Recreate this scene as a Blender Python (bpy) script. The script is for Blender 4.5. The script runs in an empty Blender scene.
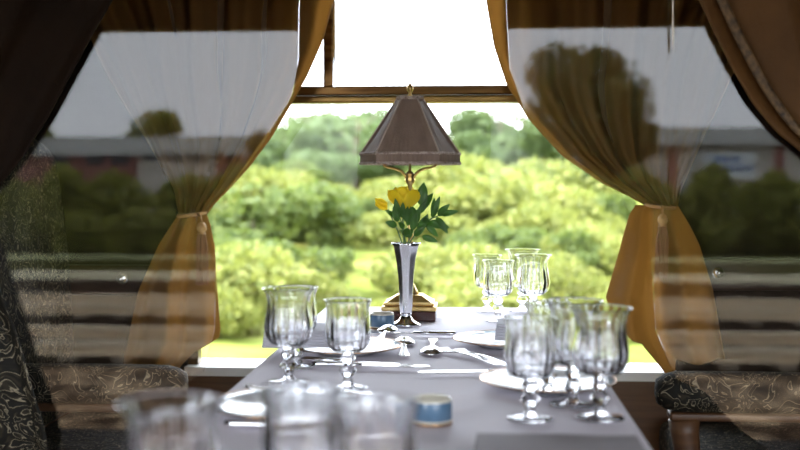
import bpy, bmesh, math, random
from mathutils import Vector, Matrix, Euler, noise
sc = bpy.context.scene
C = sc.collection
PI = math.pi
random.seed(7)

# ---------------------------------------------------------------- camera
F = 1080.0
CAM = Vector((0, 0, 1.10))
pitch = math.atan(46/F); yaw = math.atan(74/F*math.cos(pitch))
cd = bpy.data.cameras.new('camera'); cam = bpy.data.objects.new('camera', cd); C.objects.link(cam)
cam.location = CAM; cam.rotation_euler = (PI/2-pitch, 0, yaw)
cd.lens = F/800*36; cd.sensor_width = 36; cd.clip_end = 500; cd.clip_start = 0.05
cd.dof.use_dof = True; cd.dof.focus_distance = 2.45; cd.dof.aperture_fstop = 2.8
sc.camera = cam
ROT = Euler((PI/2-pitch, 0, yaw)).to_matrix()
def ray(px, py): return ROT @ Vector(((px-400)/F, (225-py)/F, -1))
def P(px, py, Y):                       # the point seen at a pixel of the photo on the plane y = Y
    d = ray(px, py); return CAM + d*(Y/d.y)
def T(px, py, z=0.75):                  # ... on the plane z
    d = ray(px, py); return CAM + d*((z-CAM.z)/d.z)

# ---------------------------------------------------------------- world, sun, exposure
w = bpy.data.worlds.new('overcast_sky'); sc.world = w; w.use_nodes = True
wn = w.node_tree.nodes; wl = w.node_tree.links
bg = wn['Background']; bg.inputs['Strength'].default_value = 8.5
tc = wn.new('ShaderNodeTexCoord'); sp = wn.new('ShaderNodeSeparateXYZ'); rp = wn.new('ShaderNodeValToRGB')
wl.new(tc.outputs['Generated'], sp.inputs[0]); wl.new(sp.outputs['Z'], rp.inputs[0]); wl.new(rp.outputs[0], bg.inputs['Color'])
rp.color_ramp.elements[0].position = 0.0; rp.color_ramp.elements[0].color = (0.90, 0.94, 1.0, 1)
rp.color_ramp.elements[1].position = 0.5; rp.color_ramp.elements[1].color = (0.80, 0.90, 1.0, 1)
sd = bpy.data.lights.new('sun', 'SUN'); sd.energy = 9; sd.angle = math.radians(6); sd.color = (1, .93, .8)
so = bpy.data.objects.new('sun', sd); C.objects.link(so); so.rotation_euler = (math.radians(4), math.radians(-42), 0)
def portal(name, loc, rx, sx, sy):
    l = bpy.data.lights.new(name, 'AREA'); l.shape = 'RECTANGLE'; l.size = sx; l.size_y = sy; l.cycles.is_portal = True
    o = bpy.data.objects.new(name, l); C.objects.link(o); o.location = loc; o.rotation_euler = (rx, 0, 0)
portal('window_daylight', (-.10, 3.12, 1.27), -PI/2, 1.5, 1.45)
portal('doorway_daylight', (-.2, -.42, .86), PI/2, 4.2, 1.7)
sc.view_settings.view_transform = 'Standard'; sc.view_settings.look = 'None'
sc.view_settings.gamma = 1; sc.view_settings.use_curve_mapping = False
sc.view_settings.exposure = 0.0
cy = sc.cycles
cy.use_denoising = True; cy.max_bounces = 14; cy.transmission_bounces = 14; cy.transparent_max_bounces = 16
cy.diffuse_bounces = 4; cy.glossy_bounces = 6; cy.sample_clamp_indirect = 12; cy.blur_glossy = 0.3

# ---------------------------------------------------------------- materials
def mat(name, col=(.5, .5, .5), rough=.6, metal=0, **kw):
    m = bpy.data.materials.new(name); m.use_nodes = True
    b = m.node_tree.nodes['Principled BSDF']
    b.inputs['Base Color'].default_value = (*col, 1); b.inputs['Roughness'].default_value = rough
    b.inputs['Metallic'].default_value = metal
    for k, v in kw.items(): b.inputs[k.replace('_', ' ')].default_value = v
    return m
def nd(m, t, **kw):
    n = m.node_tree.nodes.new(t)
    for k, v in kw.items():
        if k in n.inputs: n.inputs[k].default_value = v
        else: setattr(n, k, v)
    return n
def lk(m, a, b): m.node_tree.links.new(a, b)
def bsdf(m): return m.node_tree.nodes['Principled BSDF']
def noisy(m, cols, scale=8, stops=None, detail=4, stretch=(1, 1, 1), coord='Object', bump=0, dist=0.0, bscale=None):
    t = nd(m, 'ShaderNodeTexCoord'); mp = nd(m, 'ShaderNodeMapping'); mp.inputs['Scale'].default_value = stretch
    lk(m, t.outputs[coord], mp.inputs[0])
    n = nd(m, 'ShaderNodeTexNoise', Scale=scale, Detail=detail, Distortion=dist); lk(m, mp.outputs[0], n.inputs['Vector'])
    r = nd(m, 'ShaderNodeValToRGB'); cr = r.color_ramp
    stops = stops or [.3+.4*i/(len(cols)-1) for i in range(len(cols))]
    while len(cr.elements) < len(cols): cr.elements.new(.5)
    for e, s, c in zip(cr.elements, stops, cols): e.position = s; e.color = (*c, 1)
    lk(m, n.outputs[0], r.inputs[0]); lk(m, r.outputs[0], bsdf(m).inputs['Base Color'])
    if bump:
        src = n
        if bscale: src = nd(m, 'ShaderNodeTexNoise', Scale=bscale, Detail=3); lk(m, mp.outputs[0], src.inputs['Vector'])
        bp = nd(m, 'ShaderNodeBump', Strength=bump, Distance=.01); lk(m, src.outputs[0], bp.inputs['Height']); lk(m, bp.outputs[0], bsdf(m).inputs['Normal'])
    return m
def translucent(m, fac, col):
    out = [n for n in m.node_tree.nodes if n.type == 'OUTPUT_MATERIAL'][0]
    tr = nd(m, 'ShaderNodeBsdfTranslucent'); tr.inputs['Color'].default_value = (*col, 1)
    mx = nd(m, 'ShaderNodeMixShader'); mx.inputs[0].default_value = fac
    lk(m, bsdf(m).outputs[0], mx.inputs[1]); lk(m, tr.outputs[0], mx.inputs[2]); lk(m, mx.outputs[0], out.inputs[0])
    return m
def pane_mat(name, ior):
    m = bpy.data.materials.new(name); m.use_nodes = True; nt = m.node_tree; nt.nodes.remove(bsdf(m))
    out = [n for n in nt.nodes if n.type == 'OUTPUT_MATERIAL'][0]
    t = nd(m, 'ShaderNodeBsdfTransparent'); g = nd(m, 'ShaderNodeBsdfGlossy', Roughness=0.0); f = nd(m, 'ShaderNodeFresnel', IOR=ior)
    mx = nd(m, 'ShaderNodeMixShader'); lk(m, f.outputs[0], mx.inputs[0]); lk(m, t.outputs[0], mx.inputs[1]); lk(m, g.outputs[0], mx.inputs[2]); lk(m, mx.outputs[0], out.inputs[0])
    return m
M = {}
M['wood'] = noisy(mat('varnished_dark_wood', rough=.35), [(.016, .007, .003), (.035, .014, .006)], 6, stretch=(1, 1, 9))
M['panel'] = noisy(mat('wall_panel_wood', rough=.4), [(.085, .036, .013), (.15, .065, .024)], 5, stretch=(1, 1, 12))
M['wall'] = noisy(mat('dark_wall_fabric', rough=.8, Specular_IOR_Level=.1), [(.008, .005, .0035), (.014, .009, .006)], 30)
M['floor'] = noisy(mat('dark_carpet', rough=.95), [(.03, .018, .014), (.05, .03, .022)], 60)
M['ceiling'] = mat('ceiling_paint', (.22, .18, .13), .7)
M['sill'] = mat('white_sill_paint', (.8, .8, .78), .4)
M['brass'] = noisy(mat('aged_brass', rough=.3, metal=1), [(.45, .29, .10), (.80, .57, .23)], 18)
M['frame'] = noisy(mat('brass_window_bar', rough=.28, metal=1), [(.05, .022, .009), (.20, .11, .04)], 4, stretch=(1, 1, 14))
M['moulding'] = noisy(mat('gilt_wood_moulding', rough=.3, metal=1), [(.08, .04, .015), (.40, .26, .09)], 5, stretch=(1, 1, 6))
M['silver'] = mat('polished_silver', (.88, .88, .9), .1, 1)
M['steel'] = mat('cutlery_steel', (.82, .8, .8), .16, 1)
M['gold_curtain'] = translucent(noisy(mat('gold_satin', rough=.55, Specular_IOR_Level=.12), [(.125, .066, .019), (.165, .09, .026)], 3, bump=.15, bscale=150), .40, (.70, .46, .20))
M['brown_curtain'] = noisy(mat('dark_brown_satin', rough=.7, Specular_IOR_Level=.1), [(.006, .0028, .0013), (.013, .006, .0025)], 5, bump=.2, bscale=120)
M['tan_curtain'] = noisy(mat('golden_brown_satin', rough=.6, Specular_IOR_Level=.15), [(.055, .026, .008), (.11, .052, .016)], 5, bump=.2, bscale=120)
M['lining'] = mat('brown_lining', (.10, .06, .03), .9)
M['trim'] = noisy(mat('curtain_trim', rough=.6), [(.02, .01, .004), (.15, .085, .03)], 60, bump=.6)
M['cord'] = mat('gold_cord', (.5, .28, .10), .6)
M['tassel'] = mat('tassel_thread', (.30, .14, .05), .6)
M['cloth'] = noisy(mat('white_tablecloth', rough=.75), [(.77, .72, .79), (.83, .785, .85)], 2, bump=.12, bscale=6)
M['napkin'] = noisy(mat('lilac_grey_napkin', rough=.85), [(.56, .55, .62), (.60, .59, .66)], 20, bump=.1, bscale=300)
M['shadednap'] = noisy(mat('shaded_napkin', rough=.85), [(.36, .335, .36), (.40, .375, .40)], 20, bump=.1, bscale=300)  # napkin colour darkened to stand in for shading on the front one
M['china'] = mat('white_china', (.68, .69, .71), .12)
M['china_blue'] = mat('pale_blue_china', (.45, .58, .68), .15)
M['blue'] = noisy(mat('blue_glaze', rough=.25), [(.08, .15, .24), (.11, .19, .29)], 30)
M['cream'] = mat('cream_glaze', (.62, .58, .48), .25)
M['gilt'] = mat('gilt_line', (.55, .33, .18), .25, 1)
M['crystal'] = bpy.data.materials.new('cut_crystal'); M['crystal'].use_nodes = True
_m = M['crystal']; _m.node_tree.nodes.remove(bsdf(_m)); _g = nd(_m, 'ShaderNodeBsdfGlass', Roughness=0.0, IOR=1.5); _g.inputs['Color'].default_value = (.97, .97, .98, 1)
lk(_m, _g.outputs[0], [n for n in _m.node_tree.nodes if n.type == 'OUTPUT_MATERIAL'][0].inputs[0])
M['shade'] = translucent(noisy(mat('taupe_silk', rough=.7), [(.18, .125, .10), (.26, .19, .155)], 6, stretch=(6, 6, 1), bump=.25, bscale=60), .12, (.42, .27, .2))
M['ruche'] = noisy(mat('ruched_trim', rough=.8), [(.26, .19, .16), (.55, .45, .41)], 120, bump=.8)
M['piping'] = mat('taupe_piping', (.42, .33, .28), .7)
M['yellow'] = translucent(noisy(mat('yellow_petal', rough=.5), [(1, .80, .02), (1, .88, .06)], 25), .55, (1, .88, .08))
M['leaf'] = translucent(noisy(mat('glossy_leaf', rough=.4), [(.035, .10, .02), (.08, .18, .035)], 20), .3, (.20, .42, .05))
M['stem'] = mat('green_stem', (.08, .16, .04), .5)
M['pane'] = pane_mat('clear_pane', 1.37)
M['winpane'] = pane_mat('window_pane', 1.2)
def brocade(name, dark, mid, light):
    m = mat(name, rough=.7, Specular_IOR_Level=.2); t = nd(m, 'ShaderNodeTexCoord')
    n = nd(m, 'ShaderNodeTexNoise', Scale=15.0, Detail=2.0, Distortion=2.2); lk(m, t.outputs['Object'], n.inputs['Vector'])
    mu = nd(m, 'ShaderNodeMath', operation='MULTIPLY'); mu.inputs[1].default_value = 7; lk(m, n.outputs[0], mu.inputs[0])
    fr = nd(m, 'ShaderNodeMath', operation='FRACT'); lk(m, mu.outputs[0], fr.inputs[0])
    r = nd(m, 'ShaderNodeValToRGB'); cr = r.color_ramp; cr.interpolation = 'LINEAR'
    for i in range(3): cr.elements.new(.5)
    for e, (p, c) in zip(cr.elements, [(0, mid), (.22, dark), (.70, dark), (.78, light), (.88, mid)]): e.position = p; e.color = (*c, 1)
    lk(m, fr.outputs[0], r.inputs[0]); lk(m, r.outputs[0], bsdf(m).inputs['Base Color'])
    bp = nd(m, 'ShaderNodeBump', Strength=.4, Distance=.003); lk(m, fr.outputs[0], bp.inputs['Height']); lk(m, bp.outputs[0], bsdf(m).inputs['Normal'])
    return m
M['brocade'] = brocade('paisley_brocade', (.007, .006, .004), (.022, .017, .010), (.26, .22, .15))
def foliage(name, a, b, tr):
    m = mat(name, rough=.65); g = nd(m, 'ShaderNodeNewGeometry')
    r = nd(m, 'ShaderNodeValToRGB'); r.color_ramp.elements[0].color = (*a, 1); r.color_ramp.elements[1].color = (*b, 1)
    lk(m, g.outputs['Random Per Island'], r.inputs[0]); lk(m, r.outputs[0], bsdf(m).inputs['Base Color'])
    return translucent(m, .3, tr)
M['bush'] = foliage('bush_leaves', (.045, .08, .015), (.16, .195, .045), (.18, .24, .04))
M['bush2'] = foliage('yellow_green_leaves', (.12, .155, .025), (.29, .29, .07), (.29, .32, .06))
M['tree'] = foliage('tree_leaves', (.06, .10, .035), (.14, .19, .07), (.18, .25, .07))
M['hedge'] = foliage('hedge_leaves', (.07, .09, .02), (.42, .41, .10), (.42, .43, .08))
M['dtree'] = foliage('dark_tree_leaves', (.04, .05, .02), (.20, .20, .07), (.2, .22, .05))
M['bark'] = mat('bark', (.12, .09, .06), .9)
M['grass'] = noisy(mat('meadow_grass', rough=.9, Specular_IOR_Level=0.0), [(.09, .13, .02), (.17, .195, .045), (.25, .235, .07)], 1.6, detail=6, stretch=(.5, 1.6, 1), coord='Object')
M['ballast'] = noisy(mat('track_ballast', rough=.95, Specular_IOR_Level=0.0), [(.010, .007, .005), (.030, .021, .015), (.08, .06, .042)], 3.2, stops=[.36, .52, .72], detail=8, bump=.6)
M['gravel'] = noisy(mat('brown_gravel', rough=.95, Specular_IOR_Level=0.0), [(.05, .03, .02), (.20, .13, .08), (.60, .42, .26)], 3.2, stops=[.36, .52, .68], detail=8, bump=.6)
M['verge'] = noisy(mat('verge_grass', rough=.95, Specular_IOR_Level=0.0), [(.03, .032, .01), (.07, .07, .02)], 1.2)
M['rail'] = mat('rusty_rail', (.9, .72, .50), .45, .1)
M['sleeper'] = noisy(mat('concrete_sleeper', rough=.8, Specular_IOR_Level=0.0), [(.22, .17, .125), (.30, .24, .18)], 4)
M['kerb'] = mat('pale_concrete', (.95, .86, .58), .6)
M['kerb2'] = mat('mossy_concrete', (.6, .62, .32), .8)
M['roof'] = mat('grey_roof_sheet', (.62, .60, .57), .6)
M['brick'] = noisy(mat('red_brick', rough=.85), [(.30, .12, .10), (.40, .17, .14)], 3)
M['render'] = mat('pale_render', (.68, .60, .52), .8)
M['darkglass'] = mat('dark_window_glass', (.02, .02, .025), .1)
M['sign'] = mat('white_sign_board', (.85, .88, .9), .5)
M['signblue'] = mat('blue_lettering', (.10, .20, .45), .5)
M['whitecord'] = mat('white_cord', (.85, .82, .75), .6)

# ---------------------------------------------------------------- mesh helpers
def obj(name, bm, m, parent=None, smooth=True, solid=0, bevel=0, sub=0):
    me = bpy.data.meshes.new(name); bm.to_mesh(me); bm.free()
    if m is not None: me.materials.append(M[m] if isinstance(m, str) else m)
    for p in me.polygons: p.use_smooth = smooth
    o = bpy.data.objects.new(name, me); C.objects.link(o)
    if parent is not None: o.parent = parent
    if solid: s = o.modifiers.new('s', 'SOLIDIFY'); s.thickness = solid; s.offset = 0
    if bevel: b = o.modifiers.new('b', 'BEVEL'); b.width = bevel; b.segments = 3; b.limit_method = 'ANGLE'
    if sub: s = o.modifiers.new('u', 'SUBSURF'); s.levels = sub; s.render_levels = sub
    return o
def thing(name, label, cat, loc=(0, 0, 0), rz=0, group=None):
    o = bpy.data.objects.new(name, None); C.objects.link(o); o.location = loc; o.rotation_euler = (0, 0, rz); o.empty_display_size = .05
    return tag(o, label, cat, group)
def tag(o, label, cat, group=None, kind=None):
    o['label'] = label; o['category'] = cat
    if group: o['group'] = group
    if kind: o['kind'] = kind
    return o
def struct(name, bm, m, smooth=False, label=None, cat=None, **k):
    o = obj(name, bm, m, None, smooth, **k); o['kind'] = 'structure'
    if label: o['label'] = label
    if cat: o['category'] = cat
    return o
def dup(o, loc, rz, label, group=None):
    r = o.copy(); C.objects.link(r); r.location = loc; r.rotation_euler = (0, 0, rz); r['label'] = label
    if group: r['group'] = group
    for ch in list(o.children):
        c = ch.copy(); C.objects.link(c); c.parent = r
        for g in list(ch.children):
            d = g.copy(); C.objects.link(d); d.parent = c
    return r
def B(): return bmesh.new()
def box(bm, lo, hi, rot=None, piv=None):
    vs = [bm.verts.new((x, y, z)) for x in (lo[0], hi[0]) for y in (lo[1], hi[1]) for z in (lo[2], hi[2])]
    for f in ((0, 1, 3, 2), (4, 6, 7, 5), (0, 4, 5, 1), (2, 3, 7, 6), (0, 2, 6, 4), (1, 5, 7, 3)): bm.faces.new([vs[i] for i in f])
    if rot is not None:
        piv = Vector(piv if piv else (0, 0, 0))
        for v in vs: v.co = rot @ (v.co-piv)+piv
    return bm
def lathe(bm, prof, n=32, c=(0, 0, 0), mod=None):
    rings = []
    for i, (r, z) in enumerate(prof):
        if r < 1e-6: rings.append([bm.verts.new((c[0], c[1], c[2]+z))]); continue
        ring = []
        for k in range(n):
            a = 2*PI*k/n; rr = r*(mod(a, i, z) if mod else 1)
            ring.append(bm.verts.new((c[0]+rr*math.cos(a), c[1]+rr*math.sin(a), c[2]+z)))
        rings.append(ring)
    for a, b in zip(rings, rings[1:]):
        if len(a) == 1 and len(b) == 1: continue
        for k in range(n):
            k2 = (k+1) % n
            if len(a) == 1: bm.faces.new((a[0], b[k2], b[k]))
            elif len(b) == 1: bm.faces.new((a[k], a[k2], b[0]))
            else: bm.faces.new((a[k], a[k2], b[k2], b[k]))
    bmesh.ops.recalc_face_normals(bm, faces=bm.faces)
    return bm
def tube(bm, pts, rad, n=8, cap=True):
    pts = [Vector(p) for p in pts]; N = len(pts)
    if not hasattr(rad, '__len__'): rad = [rad]*N
    rings = []; up = Vector((0, 0, 1))
    for i, p in enumerate(pts):
        t = (pts[min(i+1, N-1)]-pts[max(i-1, 0)]).normalized()
        if abs(t.dot(up)) > .95: up = Vector((0, 1, 0))
        s = t.cross(up).normalized(); u = s.cross(t)
        rings.append([bm.verts.new(p+(s*math.cos(2*PI*k/n)+u*math.sin(2*PI*k/n))*rad[i]) for k in range(n)])
    for a, b in zip(rings, rings[1:]):
        for k in range(n): bm.faces.new((a[k], a[(k+1) % n], b[(k+1) % n], b[k]))
    if cap: bm.faces.new(rings[0]); bm.faces.new(rings[-1][::-1])
    bmesh.ops.recalc_face_normals(bm, faces=bm.faces)
    return bm
def grid(bm, nu, nv, fn):
    g = [[bm.verts.new(fn(i/nu, j/nv)) for i in range(nu+1)] for j in range(nv+1)]
    for j in range(nv):
        for i in range(nu): bm.faces.new((g[j][i], g[j][i+1], g[j+1][i+1], g[j+1][i]))
    return bm
def prism(bm, pts, d):                  # polygon (x,z list) at y..y+d
    a = [bm.verts.new(p) for p in pts]; b = [bm.verts.new(Vector(p)+Vector(d)) for p in pts]
    bm.faces.new(a); bm.faces.new(b[::-1])
    n = len(a)
    for i in range(n): bm.faces.new((a[i], b[i], b[(i+1) % n], a[(i+1) % n]))
    bmesh.ops.recalc_face_normals(bm, faces=bm.faces)
    return bm
def interp(tab, t):                     # tab: sorted (t, value...)
    if t <= tab[0][0]: return tab[0][1:]
    for a, b in zip(tab, tab[1:]):
        if t <= b[0]:
            k = (t-a[0])/(b[0]-a[0]); return tuple(x+(y-x)*k for x, y in zip(a[1:], b[1:]))
    return tab[-1][1:]

# ---------------------------------------------------------------- the saloon
XL, XR, YB, YF, H = -2.5, 2.1, -.4, 3.0, 2.2
WX0, WX1, WZ0, WZ1 = -.815, .560, .568, 2.0
struct('floor', box(B(), (XL, YB, -.08), (XR, YF+.1, 0)), 'floor')
struct('ceiling', box(B(), (XL, YB, H), (XR, YF+.1, H+.08)), 'ceiling')
struct('wall_left', box(B(), (XL-.1, YB-.1, -.08), (XL, YF+.2, H+.08)), 'wall')
struct('wall_right', box(B(), (XR, YB-.1, -.08), (XR+.1, YF+.2, H+.08)), 'wall')
bm = B()
box(bm, (XL, YF, WZ0-.023), (WX0, YF+.1, H)); box(bm, (WX1, YF, WZ0-.023), (XR, YF+.1, H)); box(bm, (WX0, YF, WZ1), (WX1, YF+.1, H))
struct('wall_window_side', bm, 'wall')
struct('wall_wainscot', box(B(), (XL, YF, 0), (XR, YF+.1, WZ0-.024)), 'panel')
bm = B(); box(bm, (XL, YB-.1, 1.745), (XR, YB, H+.08)); box(bm, (XL, YB-.1, -.08), (-2.35, YB, 1.745)); box(bm, (1.95, YB-.1, -.08), (XR, YB, 1.745))
box(bm, (-.70, YB-.1, -.08), (.10, YB, 1.745))  # unseen middle pier, added to cut the front light on the curtains
struct('wall_doorway_side', bm, 'wood')
# window
win = bpy.data.objects.new('window_1', None); C.objects.link(win); win['kind'] = 'structure'
obj('window_sill', box(B(), (WX0+.001, YF-.02, WZ0-.023), (WX1-.001, YF+.13, WZ0+.002)), 'sill', win, False)
zt = P(400, 94, YF+.04).z
bm = B(); box(bm, (WX0, YF+.02, zt-.004), (WX1, YF+.06, zt+.022)); obj('transom', bm, 'frame', win, False, bevel=.004)
bm = B(); box(bm, (WX0, YF+.005, zt-.027), (WX1, YF+.06, zt-.006)); obj('transom_moulding', bm, 'moulding', win, False, bevel=.006)
xm = P(329, 40, YF+.04).x
obj('mullion', box(B(), (xm-.014, YF+.02, zt+.02), (xm+.014, YF+.06, WZ1)), 'frame', win, False, bevel=.004)
obj('mullion_edge', box(B(), (xm+.014, YF+.02, zt+.02), (xm+.021, YF+.055, WZ1)), 'silver', win, False)
bm = B()
for x in (WX0, WX1-.03): box(bm, (x, YF+.02, WZ0), (x+.03, YF+.06, WZ1))
obj('window_frame', bm, 'frame', win, False)
obj('window_glass', box(B(), (WX0, YF+.036, WZ0), (WX1, YF+.041, WZ1)), 'winpane', win, False)
# dado rail with a round fixing on each side
for k, (x0, x1, px, py) in enumerate(((XL, WX0, 122, 278.5), (WX1, XR, 718, 273))):
    zz = P(px, py, YF).z
    struct('trim_%d' % (k+1), box(B(), (x0, YF-.03, zz-.045), (x1, YF, zz+.04)), 'wood', bevel=.006)
    c = P(px, py, YF-.03)
    t = thing('wall_hook', 'small round metal boss on the dark rail %s' % ('left of the window' if k == 0 else 'right of the window'), 'hook', c, 0, 'round metal bosses on the dado rail')
    b = lathe(B(), [(0, 0), (.018, 0), (.018, .004), (.012, .010), (0, .012)], 20); b.transform(Matrix.Rotation(PI/2, 4, 'X')); obj('rosette', b, 'steel', t)
    b = lathe(B(), [(0, .012), (.006, .012), (.007, .02), (0, .022)], 12); b.transform(Matrix.Rotation(PI/2, 4, 'X')); obj('knob', b, 'silver', t)

# glazed side screens; inner edges shaped to stop reflections where the viewer would block them
YS = 2.10
def screen(n, pts, xo, label):
    p = [P(a, b, YS) for a, b in pts]
    poly = [Vector((p[0].x, YS, H))]+p+[Vector((p[-1].x, YS, 0)), Vector((xo, YS, 0)), Vector((xo, YS, H))]
    o = struct('window_%d' % n, prism(B(), poly, (0, .006, 0)), 'pane')
    return o
screen(2, [(299, 0), (298, 60), (292, 96), (272, 128), (250, 160), (228, 190), (214, 214), (216, 260), (214, 330), (203, 372), (188, 382), (180, 420), (172, 470)], XL, '')
screen(3, [(506, 0), (510, 70), (524, 108), (548, 138), (575, 163), (605, 184), (636, 198), (655, 210), (652, 260), (656, 330), (676, 378), (705, 392), (735, 425), (775, 455)], XR, '')

# ---------------------------------------------------------------- curtains
def cloth_sheet(rows, Y, nu, nf, amp, ph=0, seed=0, wrinkle=.004):
    # rows: (z, x_inner, x_outer, amp_scale) from bottom to top
    z0, z1 = rows[0][0], rows[-1][0]
    nv = int((z1-z0)/.012)
    def fn(u, v):
        z = z0+(z1-z0)*v; xi, xo, a = interp(rows, z)
        uu = u + .03*math.sin(5*u+seed)+.015*math.sin(3*z*4+u*7+seed)
        y = Y+amp*a*math.sin(2*PI*nf*uu+ph)+amp*.4*a*math.sin(2*PI*nf*2.3*uu+1+seed)
        y += wrinkle*noise.noise(Vector((u*6+seed, z*7, seed)))
        return (xi+(xo-xi)*u, y, z)
    return grid(B(), nu, nv, fn)
YC = 2.86
def rowsfrom(inner, outer, Y, amps):
    it = sorted((P(a, b, Y).z, P(a, b, Y).x) for a, b in inner); ot = sorted((P(a, b, Y).z, P(a, b, Y).x) for a, b in outer)
    zs = sorted({z for z, _ in it} | {z for z, _ in ot}); lo, hi = it[0][0], it[-1][0]
    zs = [z for z in zs if lo <= z <= hi]
    return [(z, interp(it, z)[0], interp(ot, z)[0], interp(amps, (z-lo)/(hi-lo))[0]) for z in zs]
def window_curtain(side, up_in, up_out, tail_fn, tie, label, sgn):
    t = thing('curtain', label, 'curtain', (0, 0, 0), 0, 'gold curtains tied back at the window')
    rows = rowsfrom(up_in, up_out, YC, [(0, .35), (.25, 1), (1, 1.2)])
    bm = cloth_sheet(rows, YC, 90, 5, .022, ph=1.2, seed=side*3.1)
    obj('drape', bm, 'gold_curtain', t, solid=.002)
    lr = [(z, xi+(xo-xi)*(.07 if i > 2 else .30), xo, a) for i, (z, xi, xo, a) in enumerate(rows)]
    obj('lining', cloth_sheet(lr, YC+.035, 60, 4, .012, ph=1.2, seed=side*2.1), 'lining', t, solid=.002)  # unseen lining added behind the drape to hold back the window glow
    bm = grid(B(), 110, 70, tail_fn); obj('drape_tail', bm, 'gold_curtain', t, solid=.002)
    # tie-back
    tb = thing('curtain_tieback', 'gold cord tieback with long tassel holding the %s gold curtain' % ('left' if side < 0 else 'right'), 'tieback', P(tie[0], tie[1], YC), 0, 'gold tiebacks on the window curtains')
    bm = B(); pts = []
    for k in range(19):
        a = 2*PI*k/18; pts.append((.036*math.cos(a), .042*math.sin(a), .004*math.cos(a)*sgn+.003*math.sin(a)))
    tube(bm, pts, .005, 8, False); obj('cord', bm, 'cord', tb)
    tx = .046 if side < 0 else -.006
    bm = B(); tube(bm, [(tx*.6, -.044, .002), (tx*.9, -.068, -.004), (tx, -.078, -.022)], .003)
    obj('hanging_cord', bm, 'cord', tb)
    c = (tx, -.078, -.022)
    obj('tassel_head', lathe(B(), [(0, .004), (.008, .002), (.013, -.008), (.013, -.016), (.008, -.024), (.012, -.028)], 16, c), 'cord', tb)
    bm = B()
    for k in range(80):
        a = random.random()*2*PI; r = .016*math.sqrt(random.random()); L = .115+random.random()*.02
        x, y = c[0]+r*math.cos(a), c[1]+r*math.sin(a)*.7
        tube(bm, [(x*.6+c[0]*.4, y*.6+c[1]*.4, c[2]-.024), (x, y, c[2]-.06), (x*1.02+.002*math.sin(k), y, c[2]-.03-L)], .0011, 4, False)
    obj('tassel_fringe', bm, 'tassel', tb)
    return t
def tail(pin, pout, hem, seed, tiepx):
    # pin/pout: px tables by photo row for inner/outer edge; hem: u -> photo row of the hem
    def fn(u, v):
        v2 = 1-v; hy = interp(hem, u)[0]
        py = tiepx+(hy-tiepx)*v2
        xi = interp(pin, py)[0]; xo = interp(pout, py)[0]
        p = P(xi+(xo-xi)*u, py, YC)
        a = .006+.03*min(1, v2*1.6)
        y = YC-.012*min(1, v2*5)+a*math.sin(2*PI*1.9*u+seed+.5*v2)+a*.22*math.sin(2*PI*4.3*u+seed*2+v2*2)+.006*noise.noise(Vector((u*5, v2*4, seed)))
        return (p.x, y, p.z)
    return fn
window_curtain(-1, [(366, -110), (345, -40), (333, 0), (322, 40), (306, 76), (290, 105), (270, 138), (250, 165), (230, 188), (214, 204), (206, 215)],
    [(20, -110), (70, 0), (110, 80), (150, 150), (172, 190), (178, 215)],
    tail([(213, 206), (225, 210), (245, 214), (290, 215), (330, 219), (345, 217), (380, 190)], [(213, 180), (225, 172), (245, 160), (290, 140), (380, 120)],
         [(0, 338), (.12, 346), (.2, 352), (.24, 366), (.36, 376), (.5, 372), (.7, 368), (1, 362)], .6, 213),
    (192, 214), 'gold satin curtain tied back at the left of the window', 1)
window_curtain(1, [(480, -110), (484, -40), (486, 0), (494, 45), (507, 85), (530, 120), (563, 156), (600, 182), (630, 197), (646, 206)],
    [(800, -110), (770, 0), (730, 80), (700, 150), (682, 190), (678, 206)],
    tail([(205, 636), (215, 629), (240, 622), (270, 614), (297, 606), (330, 611), (345, 618), (375, 640)], [(205, 678), (225, 690), (245, 700), (290, 715), (380, 730)],
         [(0, 299), (.07, 326), (.14, 338), (.22, 342), (.3, 374), (.42, 372), (.5, 360), (.7, 362), (1, 360)], 2.4, 205),
    (660, 206), 'gold satin curtain tied back at the right of the window', -1)
def rod(name, x0, x1, y, z, label):
    bm = B(); tube(bm, [(x0, y, z), (x1, y, z)], .012, 12)
    t = obj(name, bm, 'brass'); tag(t, label, 'curtain rod'); return t
# dark side curtains hung before the glass screens
YN = 2.082
def side_curtain(inner, outer, label, nf, seed, band, m):
    t = thing('curtain', label, 'curtain', (0, 0, 0), 0, 'brown curtains before the glass screens')
    rows = rowsfrom(inner, outer, YN, [(0, 1), (.35, .5), (.5, 1), (1, 1.2)])
    q = P(*((inner[-3][0]+outer[-3][0])/2, inner[-3][1]), YN); e = abs(P(inner[-3][0], 300, YN).x-P(outer[-3][0], 300, YN).x)/2+.004
    bm = B(); tube(bm, [(q.x+e*math.cos(a*PI/9), YN+.011*math.sin(a*PI/9), q.z) for a in range(19)], .004, 8, False); obj('sash', bm, 'cord', t)
    obj('drape', cloth_sheet(rows, YN, 80, nf, .006, seed=seed, wrinkle=.002), m, t, solid=.002)
    z0, z1 = rows[0][0], rows[-1][0]
    if not band: return
    def fn(u, v):
        z = z0+(z1-z0)*v; xi, xo, a = interp(rows, z); s = 1 if xo > xi else -1
        return (xi+s*(band[0]+(band[1]-band[0])*u), YN-.013, z)
    obj('braid', grid(B(), 3, 40, fn), 'trim', t, solid=.003)
side_curtain([(152, -90), (112, 0), (95, 30), (72, 72), (48, 117), (24, 155), (0, 185), (-60, 240), (-100, 285), (-112, 305), (-95, 420), (-85, 640)], [(-300, -90), (-280, 120), (-165, 305), (-200, 420), (-215, 640)], 'dark brown curtain swept back at the upper left corner', 5, 2.0, None, 'brown_curtain')
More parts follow.
